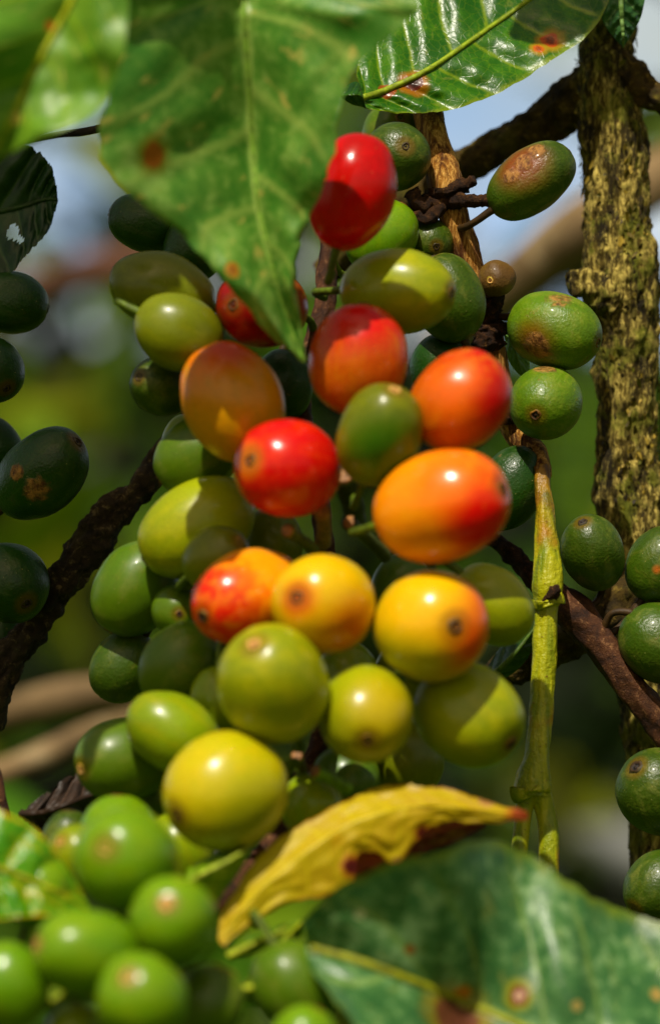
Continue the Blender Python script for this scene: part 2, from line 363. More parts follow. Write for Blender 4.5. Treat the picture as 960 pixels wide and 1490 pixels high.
def axis(c):
    s = Vector((c['ox'], -c['oy'])) / c['L']
    l = s.length
    if l > .96: s *= .96 / l; l = .96
    if c['f'] < 0: s *= 1 / max(l, .01); return Vector((s.x, 0.04, s.y)).normalized()
    return Vector((s.x, -c['f'] * math.sqrt(max(0, 1 - l * l)), s.y)).normalized()
for c in CH: c['u'] = axis(c); c['D0'] = c['D']
# let neighbours slide apart in depth until the fruits only touch
for it in range(160):
    for i in range(len(CH)):
        a = CH[i]
        for j in range(i + 1, len(CH)):
            b = CH[j]
            if abs(a['x'] - b['x']) > 190 or abs(a['y'] - b['y']) > 200: continue
            pa, pb = P(a['x'], a['y'], a['D']), P(b['x'], b['y'], b['D'])
            d = pb - pa; n = d.normalized()
            def sup(c):
                k = n.dot(c['u']); return math.sqrt(c['W'] ** 2 + (c['L'] ** 2 - c['W'] ** 2) * k * k) * K(c['D'])
            need = (sup(a) + sup(b)) * .97
            if d.length < need:
                lat2 = d.x ** 2 + d.z ** 2
                want = math.sqrt(max(0, need * need - lat2))
                sgn = 1 if b['D0'] >= a['D0'] else -1
                ex = (want - sgn * d.y) * .25
                if ex > 0: a['D'] -= sgn * ex; b['D'] += sgn * ex
    for c in CH: c['D'] += (c['D0'] - c['D']) * .02

def build_cherries():
    NT_, NP = 30, 44
    for idx, c in enumerate(CH):
        k = K(c['D']); W, L = c['W'] * k, c['L'] * k; u = c['u']; ctr = P(c['x'], c['y'], c['D'])
        e1 = u.cross(Vector((.3, .2, 1))).normalized(); e2 = u.cross(e1)
        rnd = random.Random(idx * 13 + 5); seed = idx * 1.37 + 2
        lump = .036 if c['kind'] != 'brown' else .09
        ex = rnd.uniform(.88, .97)
        V, F = [], []
        def pt(th, ph):
            s, q = math.sin(th), math.cos(th)
            rr = abs(s) ** ex
            d = (e1 * math.cos(ph) + e2 * math.sin(ph)) * rr * W + u * (q * L)
            nz = noise.noise(d * (1.1 / W * .9) + Vector((seed, seed, 0)))
            nz += .3 * noise.noise(d * (2.4 / W) + Vector((0, seed, seed)))
            f = 1 + lump * nz - .018 * math.exp(-((math.sin(ph * .5)) / .12) ** 2) * s
            f -= .03 * math.exp(-(th / .16) ** 2)
            return d * f
        for i in range(NT_ + 1):
            th = math.pi * i / NT_
            if i in (0, NT_): V.append(ctr + pt(th, 0)); continue
            for j in range(NP): V.append(ctr + pt(th, 2 * math.pi * j / NP))
        def vi(i, j):
            if i == 0: return 0
            if i == NT_: return len(V) - 1
            return 1 + (i - 1) * NP + j % NP
        for i in range(NT_):
            for j in range(NP):
                q = [vi(i, j), vi(i + 1, j), vi(i + 1, j + 1), vi(i, j + 1)]
                q = list(dict.fromkeys(q)); F.append(q)
        def surf(dx, dy):
            l = math.hypot(dx, dy); l2 = min(l, .98); r = (W + L) / 2
            # direction on the camera side; scale to the fruit surface
            v = Vector((dx, -math.sqrt(max(.02, 1 - l2 * l2)), -dy)).normalized()
            kk = v.dot(u); rad = 1 / math.sqrt((kk / L) ** 2 + (1 - kk * kk) / W ** 2)
            return v * rad
        pats = [(surf(a, b), r * (W + L) / 2 * 1.1, h, so) for a, b, r, h, so in c['patches']]
        scs = [(surf(a, b), r * (W + L) / 2) for a, b, r in c['scars']]
        mat = cherry_mat(c['kind'], u, W, L, seed, pats, scs)
        o = link('coffee_cherry', V, F, mat, origin=ctr)
        tag(o, c['label'], 'coffee cherry', 'coffee cherries on the branches')
        # calyx (the eye at the free end)
        rc = W * rnd.uniform(.105, .155) * (1.12 if c['pale'] else 1)
        prof = [(0, .035), (.22, .03), (.36, -.02), (.55, -.03), (.72, .06), (.9, .075), (1.08, .045), (1.35, -.03)]
        if c['pale']: cc = ['6a4420', '7a5228', '8a6030', 'b89060', 'd2ac78', 'c8a070', 'a8904c', '8a8430']
        else: cc = ['3a2414', '2a180c', '180e06', '140b05', '4a3018', '6a4a26', '7a5c2c', '6a5a24']
        if c['kind'] in ('dark', 'mid'): cc = ['2a1a10', '1c120a', '100a05', '0e0804', '2e2012', '3c2c18', '3a3218', '2a3416']
        CV, CF, CC = [], [], []; S = 18
        for i, (r, h) in enumerate(prof):
            rr = r * rc
            for j in range(S):
                a = 2 * math.pi * j / S
                wob = 1 + .3 * noise.noise(Vector((math.cos(a) * 1.6, math.sin(a) * 1.6, seed + r)))
                q = rr * wob
                drop = L * (1 - math.sqrt(max(0, 1 - (q / W) ** 2)))
                CV.append(ctr + (e1 * math.cos(a) + e2 * math.sin(a)) * q + u * (L * .972 - drop + h * W * (.42 + .5 * noise.noise(Vector((math.cos(a) * 2.2, math.sin(a) * 2.2, seed * 2 + r * 2)))) + .004))
                CC.append(lin(cc[i]))
            if i:
                for j in range(S):
                    CF.append(((i - 1) * S + j, i * S + j, i * S + (j + 1) % S, (i - 1) * S + (j + 1) % S))
        child('calyx', o, CV, CF, CALYX, cols=CC)
        # stalk towards the nearest wood
        b0 = ctr - u * L * .97
        best = min(BRANCH_PTS, key=lambda q: (q - b0).length_squared)
        dist = (best - b0).length
        end = best if dist < 1.1 else b0 + (best - b0).normalized() * .3 - u * .25 + Vector((0, .25, 0))
        mid = b0 - u * min(.35, dist * .3) + (end - b0) * .35
        pp = cr([tuple(ctr - u * L * .9) + (.075,), tuple(b0 - u * .03) + (.065,), tuple(mid) + (.055,), tuple(end) + (.07,)], 14)
        SV, SF = tube([(Vector(p[:3]), p[3]) for p in pp], 10, rough=.25, rscale=6)
        sc_ = lin('5a6a1c') if c['kind'] not in ('mid', 'dark', 'scarred', 'brown') else lin('3a2a16')
        child('stalk', o, SV, SF, STALK, cols=[sc_] * len(SV))

# ------------------------------------------------------------------ branches
def branch(name, label, pts, mat, n=90, segs=28, cat='branch', group=None, wood=False, part=None, **kw):
    path = px_path(pts, n)
    V, F = tube(path, segs, **kw)
    if part:
        return child(name, part, V, F, mat)
    o = link(name, V, F, mat, origin=path[-1][0])
    tag(o, label, cat, group)
    if wood: BRANCH_PTS.extend([p for p, r in path[::3]])
    return o

# main trunk with its limbs
tr = thing('coffee_tree', 'thick upright coffee trunk with mossy, flaking yellowish bark on the right', 'tree', P(985, 1500, 52.5))
branch('trunk', '', [(893, -80, 52.6, 50), (884, 40, 52.6, 40), (880, 130, 52.5, 45), (890, 220, 52.4, 47), (898, 330, 52.3, 48), (905, 420, 52.3, 53), (912, 520, 52.3, 45), (914, 640, 52.3, 44),
       (916, 720, 52.3, 47), (926, 800, 52.3, 50), (940, 920, 52.4, 52), (955, 1050, 52.4, 52), (968, 1200, 52.5, 50), (978, 1350, 52.5, 50), (985, 1520, 52.5, 50)],
       BARK_TRUNK, n=620, segs=120, part=tr, rough=.17, rscale=1.5, fine=.06, fscale=5.5, stretch=.55, ridge=.04, seed=3)
branch('limb', '', [(880, 120, 52.5, 40), (835, 150, 52.7, 36), (770, 190, 53.0, 29), (700, 228, 53.2, 25), (640, 262, 53.4, 24), (560, 320, 53.8, 22), (470, 400, 54.2, 20)],
       BARK_MOSSY, n=160, segs=48, part=tr, rough=.2, rscale=2.2, fine=.06, fscale=5, stretch=.6, seed=9)
branch('limb', '', [(895, 90, 52.5, 32), (925, 120, 52.3, 24), (960, 150, 52.2, 20), (1010, 175, 52.2, 20), (1090, 200, 52.4, 18)],
       BARK_MOSSY, n=100, segs=40, part=tr, rough=.25, rscale=2.4, fine=.08, fscale=5, stretch=.7, seed=14)
branch('limb_scar', '', [(890, 440, 52.0, 34), (862, 418, 51.9, 28), (838, 408, 51.9, 17), (826, 402, 51.95, 7)],
       BARK_TRUNK, n=50, segs=40, part=tr, rough=.35, rscale=2.4, fine=.09, fscale=6, stretch=1, seed=18)
# flakes of bark and lichen standing off the trunk
rnd = random.Random(3); FV, FF, FC = [], [], []
tpath = px_path([(893, -80, 52.6, 50), (884, 40, 52.6, 40), (880, 130, 52.5, 45), (890, 220, 52.4, 47), (898, 330, 52.3, 48), (905, 420, 52.3, 53), (912, 520, 52.3, 45), (914, 640, 52.3, 44),
       (916, 720, 52.3, 47), (926, 800, 52.3, 50), (940, 920, 52.4, 52), (955, 1050, 52.4, 52), (968, 1200, 52.5, 50), (978, 1350, 52.5, 50)], 400)
for k in range(2600):
    i = rnd.randrange(5, 395); p, r = tpath[i]
    a = rnd.uniform(-math.pi, math.pi)
    d = Vector((math.sin(a), -math.cos(a), 0)); tg = Vector((math.cos(a), math.sin(a), 0))
    q = p + d * (r * rnd.uniform(.93, 1.06))
    w = rnd.uniform(.012, .045); h = w * rnd.uniform(1, 2.6)
    up = (Vector((0, 0, 1)) + d * rnd.uniform(-.3, .7) + tg * rnd.uniform(-.5, .5)).normalized()
    s0 = len(FV); m = rnd.choice((5, 6, 7))
    for j in range(m):
        th = 2 * math.pi * j / m; rr = rnd.uniform(.65, 1.25)
        FV.append(q + tg * (w * math.cos(th) * rr) + up * (h * math.sin(th) * rr) + d * rnd.uniform(-.01, .02))
    FF.append(tuple(range(s0, s0 + m)))
    hx = rnd.choice(('6a5c2c', '8c7a44', 'b09a5c', '4c4418', '66641e', '5a5220', '3a2e16', '2c2412'))
    FC += [lin(hx)] * m
fl = child('bark_flakes', tr, FV, FF, STALK, cols=FC, smooth=False); fl['kind'] = 'stuff'

# the fruiting twig: tan wood above, yellow green shoot below
tw = thing('fruiting_twig', 'slender fruiting twig, tan wood above and yellow green shoot below, left of the trunk', 'twig', P(612, 90, 50.6))
twpts = [(596, 40, 52.0, 20), (618, 140, 51.2, 20), (634, 215, 50.8, 21), (648, 270, 50.6, 27), (655, 300, 50.6, 21), (667, 340, 50.6, 21), (684, 390, 50.6, 19), (700, 440, 50.6, 19),
         (712, 500, 50.6, 21), (728, 570, 50.6, 18), (752, 632, 50.6, 17), (780, 655, 50.3, 13), (789, 690, 49.9, 13)]
branch('wood', '', twpts, BARK_TAN, n=220, segs=40, part=tw, rough=.12, rscale=3, fine=.02, fscale=9, stretch=.2, ridge=.03)
BRANCH_PTS.extend([p for p, r in px_path(twpts, 40)])
shp = [(788, 680, 49.9, 11), (792, 740, 49.6, 13), (795, 800, 49.4, 18), (797, 850, 49.3, 22), (796, 872, 49.3, 20), (794, 890, 49.3, 17), (791, 960, 49.2, 17), (785, 1040, 49.1, 17), (779, 1105, 49.0, 19), (775, 1135, 49.0, 25), (773, 1155, 49.0, 27)]
branch('green_shoot', '', shp, SHOOT, n=160, segs=48, part=tw, rough=.07, rscale=2.5, ridge=.02, fine=.02, fscale=9, stretch=.2)
branch('side_shoot', '', [(768, 1145, 49.0, 17), (762, 1180, 49.0, 13), (756, 1230, 48.9, 12), (750, 1290, 48.8, 12)], SHOOT, n=40, segs=20, part=tw, rough=.04)
branch('side_shoot', '', [(782, 1145, 49.0, 18), (793, 1180, 49.0, 15), (798, 1220, 48.9, 15), (797, 1300, 48.8, 15)], SHOOT, n=40, segs=20, part=tw, rough=.04)
for (x, y, D, rx, ry) in ((650, 281, 50.55, 30, 10), (700, 455, 50.5, 27, 26), (712, 490, 50.5, 24, 22), (738, 596, 50.5, 20, 22), (797, 877, 49.25, 22, 6), (774, 1150, 48.95, 27, 5)):
    V, F = [], []
    n = 14
    branch('node', '', [(x - rx * .1, y - ry, D, rx * .55), (x, y - ry * .5, D, rx), (x, y, D, rx * .98), (x + rx * .05, y + ry * .6, D, rx * .9), (x + rx * .1, y + ry, D, rx * .5)],
           NODE_BARK if y < 800 else SHOOT, n=24, segs=36, part=tw, rough=.35, rscale=4, fine=.05, fscale=8, stretch=1, seed=x * .1)
for (pts) in ([(652, 285, 50.5, 15), (672, 270, 50.3, 9), (690, 262, 50.2, 6)], [(645, 285, 50.5, 18), (615, 300, 50.3, 14), (598, 278, 50.2, 10)], [(648, 295, 50.4, 12), (622, 318, 50.2, 9), (600, 312, 50.2, 5)],
              [(655, 292, 50.4, 13), (690, 292, 50.1, 9), (718, 292, 50.0, 10)], [(700, 455, 50.4, 14), (722, 440, 50.2, 10), (724, 428, 50.1, 7)], [(795, 872, 49.2, 12), (806, 862, 49.05, 9), (812, 852, 49.0, 4)]):
    branch('stub', '', pts, NODE_BARK, n=24, segs=18, part=tw, rough=.3, rscale=5, fine=.04, fscale=9, stretch=1, seed=pts[0][0])

branch('cluster_branch', 'grey brown branch running down through the middle of the cherry cluster', [(480, 300, 50.0, 13), (476, 380, 49.6, 14), (470, 450, 49.3, 15), (448, 520, 49.2, 14), (436, 570, 49.3, 14), (450, 660, 49.2, 14), (470, 760, 49.0, 14),
       (476, 860, 48.9, 14), (480, 960, 48.6, 14), (470, 1060, 48.2, 14), (440, 1130, 47.8, 14), (390, 1230, 47.0, 14), (300, 1330, 46.2, 14), (180, 1440, 45.6, 13), (60, 1600, 45.2, 13)], BARK_BROWN, n=200, segs=24, wood=True, rough=.2, rscale=3, fine=.04, fscale=7, stretch=.3)
branch('rough_branch', 'dark rough barked branch slanting down to the left edge', [(330, 560, 52.4, 23), (258, 640, 51.6, 20), (205, 712, 51.2, 20), (150, 765, 51.0, 25), (102, 825, 50.9, 24), (60, 890, 50.9, 22), (15, 965, 50.8, 22), (-20, 1040, 50.8, 25), (-90, 1180, 50.8, 28)],
       BARK_DARK, n=260, segs=64, wood=True, rough=.2, rscale=1.8, fine=.09, fscale=4.5, stretch=.6, ridge=.06, seed=5)
branch('side_twig', 'smooth reddish brown twig slanting down to the right edge below the green cherries', [(800, 868, 50.3, 20), (830, 890, 50.2, 29), (868, 930, 50.1, 25), (905, 985, 50.0, 22), (945, 1035, 50.0, 23), (985, 1090, 50.0, 22), (1060, 1190, 50.0, 22)],
       BARK_BROWN, n=120, segs=36, wood=True, rough=.12, rscale=3, fine=.025, fscale=8, stretch=.3, seed=8)
branch('mossy_branch', 'short dark mossy branch crossing behind the yellow green shoot', [(640, 1085, 52.2, 20), (700, 1005, 51.8, 24), (740, 972, 51.5, 26), (790, 950, 51.4, 26), (840, 925, 51.4, 28), (890, 885, 51.6, 34), (940, 850, 52.0, 36)],
       BARK_MOSSY, n=140, segs=44, wood=True, rough=.25, rscale=2.4, fine=.08, fscale=5, stretch=.6, seed=12)
branch('dead_stub', 'dark broken stub between the largest orange cherry and the green shoot', [(705, 780, 51.0, 10), (742, 805, 50.9, 13), (790, 850, 50.7, 16), (830, 880, 50.6, 18)], NODE_BARK, n=50, segs=28, rough=.3, rscale=4, fine=.06, fscale=7, stretch=.6, seed=2)
branch('dry_twig', 'thin dry brown twig cut by the left edge beside the dark withered leaf', [(-40, 1060, 48.5, 10), (-8, 1120, 48.3, 9), (4, 1165, 48.2, 7), (12, 1190, 48.2, 5), (14, 1200, 48.2, 3)], BARK_BROWN, n=40, segs=16, rough=.2)
BRANCH_PTS.extend([P(-60, y, 51.2) for y in range(380, 960, 40)]); BRANCH_PTS.extend([P(1040, y, 50.6) for y in range(760, 1360, 40)])
branch('left_twig', 'dark twig outside the left edge that carries the dark cherries', [(-40, 330, 51.6, 15), (-62, 500, 51.6, 15), (-60, 700, 51.4, 15), (-50, 960, 51.2, 15)], BARK_DARK, n=60, segs=20, rough=.2)
branch('right_twig', 'brown twig outside the right edge that carries green cherries', [(1040, 700, 51, 15), (1046, 900, 50.8, 15), (1040, 1120, 50.6, 15), (1030, 1400, 50.4, 15)], BARK_BROWN, n=60, segs=20, rough=.2)

# blurred branches farther back
branch('pale_branch', 'wide blurred pale brown branch behind the trunk on the upper right', [(640, 500, 86, 24), (740, 420, 84, 38), (800, 372, 83, 44), (860, 325, 82, 44), (960, 262, 82, 42), (1100, 190, 82, 40)], BARK_FAR, n=60, segs=24, rough=.1, rscale=.6)
branch('pale_branch', 'upper of two blurred tan branches at the lower left, behind the cluster', [(-120, 1085, 78, 26), (0, 1042, 77, 27), (90, 1018, 76, 28), (170, 1008, 76, 22), (280, 1030, 77, 18), (420, 1050, 78, 16)], BARK_FAR, n=60, segs=24, rough=.1, rscale=.6)
branch('pale_branch', 'lower of two blurred tan branches at the lower left, above the streaked leaf', [(-100, 1160, 72, 20), (10, 1122, 72, 20), (80, 1092, 72, 20), (150, 1058, 73, 16), (260, 1040, 74, 14)], BARK_FAR, n=60, segs=24, rough=.1, rscale=.6)
branch('brown_branch', 'blurred reddish brown branch in the sky gap left of the cluster', [(-100, 470, 165, 26), (60, 420, 160, 30), (150, 392, 155, 32), (260, 372, 155, 30), (420, 330, 155, 28)], BARK_FARB, n=50, segs=20, rough=.1, rscale=.4)

# ------------------------------------------------------------------ leaves
def leaf_mat(name, c1, c2, vein, N, slope, rough=.38, mot=None, mot_amt=.0, spots=(), edge=None, streak=0.0, trans=.28, dull=.0, veinw=.07, bumpk=.28):
    m = NT(name); uv = m.n('ShaderNodeUVMap', uv_map='UVMap').outputs[0]
    sp = m.n('ShaderNodeSeparateXYZ'); m.set(sp.inputs[0], uv)
    u = sp.outputs[0]; v = m.math('SUBTRACT', m.math('MULTIPLY', sp.outputs[1], 2), 1); av = m.math('ABSOLUTE', v)
    c = m.obj()
    n1 = m.noise(c, 1.1, 4, .6); n2 = m.noise(c, 5, 5, .65, .3); n3 = m.noise(c, 22, 3, .6)
    us = m.math('ADD', m.math('MULTIPLY', u, N), m.math('MULTIPLY', m.math('SUBTRACT', n1, .5), .35))
    side = m.math('MULTIPLY', m.math('SIGN', v), .22)
    s = m.math('SUBTRACT', m.math('ADD', us, side), m.math('MULTIPLY', m.math('POWER', av, 1.25), slope))
    fr = m.math('ABSOLUTE', m.math('SUBTRACT', m.math('FRACT', s), .5))          # .5 on the vein
    vn = m.math('MULTIPLY', m.step(fr, .5 - veinw, .5), m.step(av, 1.0, .75, .15, 1))
    # fine net between the side veins
    vo = m.n('ShaderNodeTexVoronoi', feature='DISTANCE_TO_EDGE'); m.set(vo.inputs['Vector'], c); vo.inputs['Scale'].default_value = 7
    net = m.step(vo.outputs['Distance'], .06, 0)
    mid = m.step(av, .05, .015)
    col = m.mix(m.step(m.math('ADD', m.math('MULTIPLY', n1, .65), m.math('MULTIPLY', n2, .35)), .38, .62), lin(c1), lin(c2))
    if mot: col = m.mix(m.math('MULTIPLY', m.step(m.math('ADD', m.math('MULTIPLY', n2, .6), m.math('MULTIPLY', n1, .4)), .5, .62), mot_amt), col, lin(mot))
    if streak:
        st = m.noise(m.vmath('MULTIPLY', m.n('ShaderNodeCombineXYZ').outputs[0], (1, 1, 1)), 1) if False else None
        cb = m.n('ShaderNodeCombineXYZ'); m.set(cb.inputs[0], m.math('MULTIPLY', s, 1.7)); m.set(cb.inputs[1], m.math('MULTIPLY', v, 1.5))
        st = m.noise(cb.outputs[0], 2.6, 4, .6)
        col = m.mix(m.math('MULTIPLY', m.step(st, .59, .68), streak), col, lin('b8b070'))
    col = m.mix(m.math('MULTIPLY', net, .18), col, lin(vein))
    col = m.mix(m.math('MULTIPLY', vn, .55), col, lin(vein))
    col = m.mix(m.math('MULTIPLY', mid, .8), col, lin(vein))
    if edge: col = m.mix(m.math('MULTIPLY', m.step(m.math('ADD', av, m.math('MULTIPLY', m.math('SUBTRACT', n2, .5), .25)), .9, 1.0), .85), col, lin(edge))
    for (pv, rad, halo, ring, core) in spots:
        d = m.math('ADD', m.vmath('DISTANCE', c, tuple(pv)), m.math('MULTIPLY', m.math('SUBTRACT', n2, .5), rad * 1.3))
        if halo: col = m.mix(m.math('MULTIPLY', m.step(d, rad * 2.0, rad * 1.05), .85), col, lin(halo))
        col = m.mix(m.step(d, rad * 1.1, rad * .85), col, lin(ring))
        col = m.mix(m.math('MULTIPLY', m.step(d, rad * .75, rad * .35), m.step(n3, .3, .6, .5, 1)), col, lin(core))
    h = m.math('ADD', m.math('ADD', m.math('MULTIPLY', m.step(fr, .25, .5), -1.0), m.math('MULTIPLY', n2, .5)), m.math('MULTIPLY', m.math('ADD', n3, m.math('MULTIPLY', net, -.6)), .22))
    r = m.math('ADD', rough, m.math('MULTIPLY', m.math('SUBTRACT', n3, .5), .25))
    b = m.bsdf(col, r, .5, m.bump(h, bumpk, .06))
    tr_ = m.n('ShaderNodeBsdfTranslucent'); m.set(tr_.inputs[0], m.mix(.5, col, lin('9ab020'), 'MULTIPLY') if False else col)
    mx = m.n('ShaderNodeMixShader'); mx.inputs[0].default_value = trans
    m.t.links.new(b, mx.inputs[1]); m.t.links.new(tr_.outputs[0], mx.inputs[2])
    return m.done(mx.outputs[0])

def leaf(name, label, rows, mat_kw, spots=(), holes=(), quilt=.10, N=9, slope=1.2, NU=90, NV=18, jag=0.0, wave=0.0, bulge=0.0, midrib=True, rib_r=.055, ribcol='8a9a3c', petiole=None, cat='leaf', group=None, into=None):
    """rows: [(Lx,Ly,LD, Mx,My,MD, Rx,Ry,RD)] from one end to the other"""
    rs = cr(rows, NU)
    pos, uvs, pxs = [], [], []
    for i, r in enumerate(rs):
        u = i / NU
        L, M, R = Vector(r[0:3]), Vector(r[3:6]), Vector(r[6:9])
        fade = min(1, 5 * u, 5 * (1 - u))
        for j in range(-NV, NV + 1):
            v = j / NV; av = abs(v)
            E = R if v > 0 else L
            q = M.lerp(E, av)
            if jag and av > .75:
                jj = jag * noise.noise(Vector((u * 26, 3.0 if v > 0 else 9.0, label.__len__() * .37))) + .6 * jag * noise.noise(Vector((u * 70, 5.0 if v > 0 else 1.0, 0)))
                q = q + (E - M).normalized() * Vector((1, 1, 0)).length * jj * (av - .75) * 4
            s = u * N + (.22 if v > 0 else -.22) - slope * av ** 1.25
            d = quilt * math.cos(2 * math.pi * s) * (av * (1.05 - av)) * 3.2 * fade
            d -= bulge * (1 - (2 * av - 1) ** 2) * fade
            d += wave * noise.noise(Vector((u * 5, v * 1.3, len(label) * .7))) * fade
            d += .03 * noise.noise(Vector((u * 17, v * 5, 2.2)))
            q = Vector((q.x, q.y, q.z + d))
            pxs.append(q); pos.append(P(*q)); uvs.append((u, (v + 1) / 2))
    w = 2 * NV + 1
    F = []
    for i in range(NU):
        for j in range(w - 1):
            idx = (i * w + j, i * w + j + 1, (i + 1) * w + j + 1, (i + 1) * w + j)
            cx = sum(pxs[k].x for k in idx) / 4; cy = sum(pxs[k].y for k in idx) / 4
            if any(((cx - hx) / rx) ** 2 + ((cy - hy) / ry) ** 2 < 1 + .5 * noise.noise(Vector((cx * .15, cy * .15, 0))) for hx, hy, rx, ry in holes): continue
            F.append(idx)
    base = P(rs[0][3], rs[0][4], rs[0][5]) if into is None else ORIG[into.name]
    def near(x, y):
        k = min(range(len(pxs)), key=lambda t: (pxs[t].x - x) ** 2 + (pxs[t].y - y) ** 2)
        return pos[k] - base, K(pxs[k].z)
    sp = []
    for (x, y, r, halo, ring, core) in spots:
        p3, k = near(x, y); sp.append((p3, r * k, halo, ring, core))
    mat = leaf_mat(name + '_blade', N=N, slope=slope, spots=sp, **mat_kw)
    if into is not None: return child('folded_half', into, pos, F, mat, uvs=uvs)
    root = thing(name, label, cat, base, group)
    child('blade', root, pos, F, mat, uvs=uvs)
    if midrib:
        pr = []
        for i in range(1, NU - 1):
            p = pos[i * w + NV]
            pr.append((p + Vector((0, -.012, 0)), rib_r * (1 - .75 * i / NU if midrib == 1 else .25 + .75 * i / NU)))
        V, F2 = tube(pr, 8)
        child('midrib', root, V, F2, STALK, cols=[lin(ribcol)] * len(V))
    if petiole:
        V, F2 = tube(px_path(petiole, 24), 12, rough=.1)
        child('petiole', root, V, F2, STALK, cols=[lin(ribcol)] * len(V))
    return root

def row(l, m, r): return tuple(l) + tuple(m) + tuple(r)
# big hanging leaf in front
A = [row((300, -72, 44.4), (345, -76, 45.1), (420, -66, 44.8)), row((206, -42, 43.9), (350, -42, 45.3), (575, -30, 44.5)), row((181, 0, 43.9), (354, 0, 45.4), (606, 5, 44.5)), row((176, 45, 44.0), (357, 45, 45.5), (588, 38, 44.6)), row((154, 140, 44.0), (364, 140, 45.6), (506, 110, 44.8)),
     row((149, 215, 44.1), (369, 225, 45.7), (489, 205, 45.0)), row((182, 274, 44.3), (376, 300, 45.8), (466, 280, 45.2)), row((262, 340, 44.9), (392, 370, 45.8), (442, 332, 45.4)),
     row((330, 415, 45.0), (409, 435, 45.8), (430, 400, 45.5)), row((396, 490, 45.6), (428, 490, 45.8), (436, 462, 45.7)), row((440, 527, 45.8), (443, 528, 45.8), (445, 524, 45.8))]
leaf('coffee_leaf', 'big green leaf hanging point down before the cherries, pale flecked with a rusty spot', A,
     dict(c1='4a783a', c2='729650', vein='a4b870', streak=.85, mot='94ae6c', mot_amt=.65, rough=.42, edge=None, veinw=.12), spots=((222, 229, 20, '7a7a28', '8e5c30', '9a6238'), (340, 392, 13, None, 'a8864a', '8a5a2a')), N=7, slope=1.0, quilt=.045, bulge=.15, wave=.25, ribcol='7c9a50', jag=5)
# bright leaf, upper left corner
B = [row((-60, -190, 41.6), (160, -130, 42.4), (205, -110, 42.2)), row((-110, -90, 41.4), (128, -45, 42.4), (190, -30, 42.0)), row((-130, 0, 41.2), (98, 15, 42.4), (185, 40, 41.9)), row((-135, 70, 41.2), (68, 68, 42.4), (172, 105, 41.9)),
     row((-130, 135, 41.3), (42, 120, 42.4), (130, 168, 42.0)), row((-110, 190, 41.5), (18, 170, 42.4), (62, 200, 42.2)), row((-70, 235, 41.9), (-4, 215, 42.4), (10, 226, 42.4)), row((-30, 262, 42.3), (-26, 260, 42.4), (-24, 256, 42.4))]
leaf('coffee_leaf', 'bright yellowish green leaf filling the upper left corner, pale midrib and an orange fleck', B,
     dict(c1='547c38', c2='74924a', vein='98b04c', streak=.5, mot='5c8c38', mot_amt=.5, rough=.42, trans=.22, bumpk=.12), spots=((76, 36, 9, None, 'b8682a', 'b8602a'), (25, 172, 10, None, 'c0b868', 'c8bc78')), N=6, slope=1.2, quilt=.015, wave=.3, ribcol='b0b850')
# spotted leaf upper right, in focus
Cc = [row((522, 122, 50.1), (526, 143, 50.0), (533, 158, 50.0)), row((521, 92, 50.5), (562, 131, 50.3), (580, 164, 50.1)), row((558, 30, 51.0), (622, 102, 50.5), (645, 161, 50.2)), row((612, -35, 51.4), (690, 56, 51.0), (722, 137, 50.5)),
      row((690, -75, 51.9), (758, 8, 51.5), (796, 92, 50.9)), row((760, -110, 52.2), (828, -42, 51.8), (862, 42, 51.2)), row((840, -130, 52.3), (890, -85, 52.0), (897, -30, 51.5)), row((925, -125, 52), (927, -122, 52), (928, -118, 52))]
leaf('coffee_leaf', 'glossy sharp leaf at the top right with two brown ringed spots on its lower half', Cc,
     dict(c1='2c5416', c2='477026', vein='8fa046', streak=.15, rough=.3, mot='5c8034', mot_amt=.45, edge='7a8a30'), spots=((601, 121, 14, 'a06a34', '5a2412', '2e130c'), (565, 132, 13, None, '8a5028', '7a4022'), (798, 60, 14, 'a88a34', 'b05a20', '5a2c1a'), (782, 72, 9, 'a88a34', 'b86a2a', '8a4420')), N=9, slope=1.0, quilt=.07, ribcol='8a9a38', jag=1.5)
leaf('leaf_tip', 'small dark curled leaf tip left of the glossy spotted leaf', [row((494, 138, 49.4), (495, 140, 49.4), (496, 142, 49.4)), row((508, 122, 49.6), (512, 138, 49.2), (512, 152, 49.4)), row((523, 122, 49.7), (526, 140, 49.3), (528, 156, 49.5)), row((532, 158, 49.5), (533, 159, 49.5), (533, 160, 49.5))],
     dict(c1='1c3a10', c2='2c5218', vein='5a7a2a'), N=4, quilt=.02, midrib=False, NU=30, NV=8)
# torn dark leaf on the left edge
leaf('torn_leaf', 'dark torn leaf with a ragged edge and a small hole at the left edge', [row((-120, 260, 51.4), (-120, 330, 51.6), (-120, 430, 51.2)), row((-40, 222, 51.2), (-40, 316, 51.4), (-40, 430, 50.8)), row((36, 213, 51.1), (28, 302, 51.3), (10, 402, 50.8)), row((68, 231, 51.1), (60, 292, 51.2), (42, 368, 50.9)), row((81, 262, 51.1), (77, 290, 51.1), (70, 336, 51.0)), row((84, 288, 51.1), (85, 291, 51.1), (84, 296, 51.1))],
     dict(c1='14280f', c2='1e3a16', vein='3a5426', trans=.15, rough=.45), holes=((20, 338, 9, 13), (30, 348, 5, 5)), N=7, quilt=.05, jag=5, ribcol='2a401c')
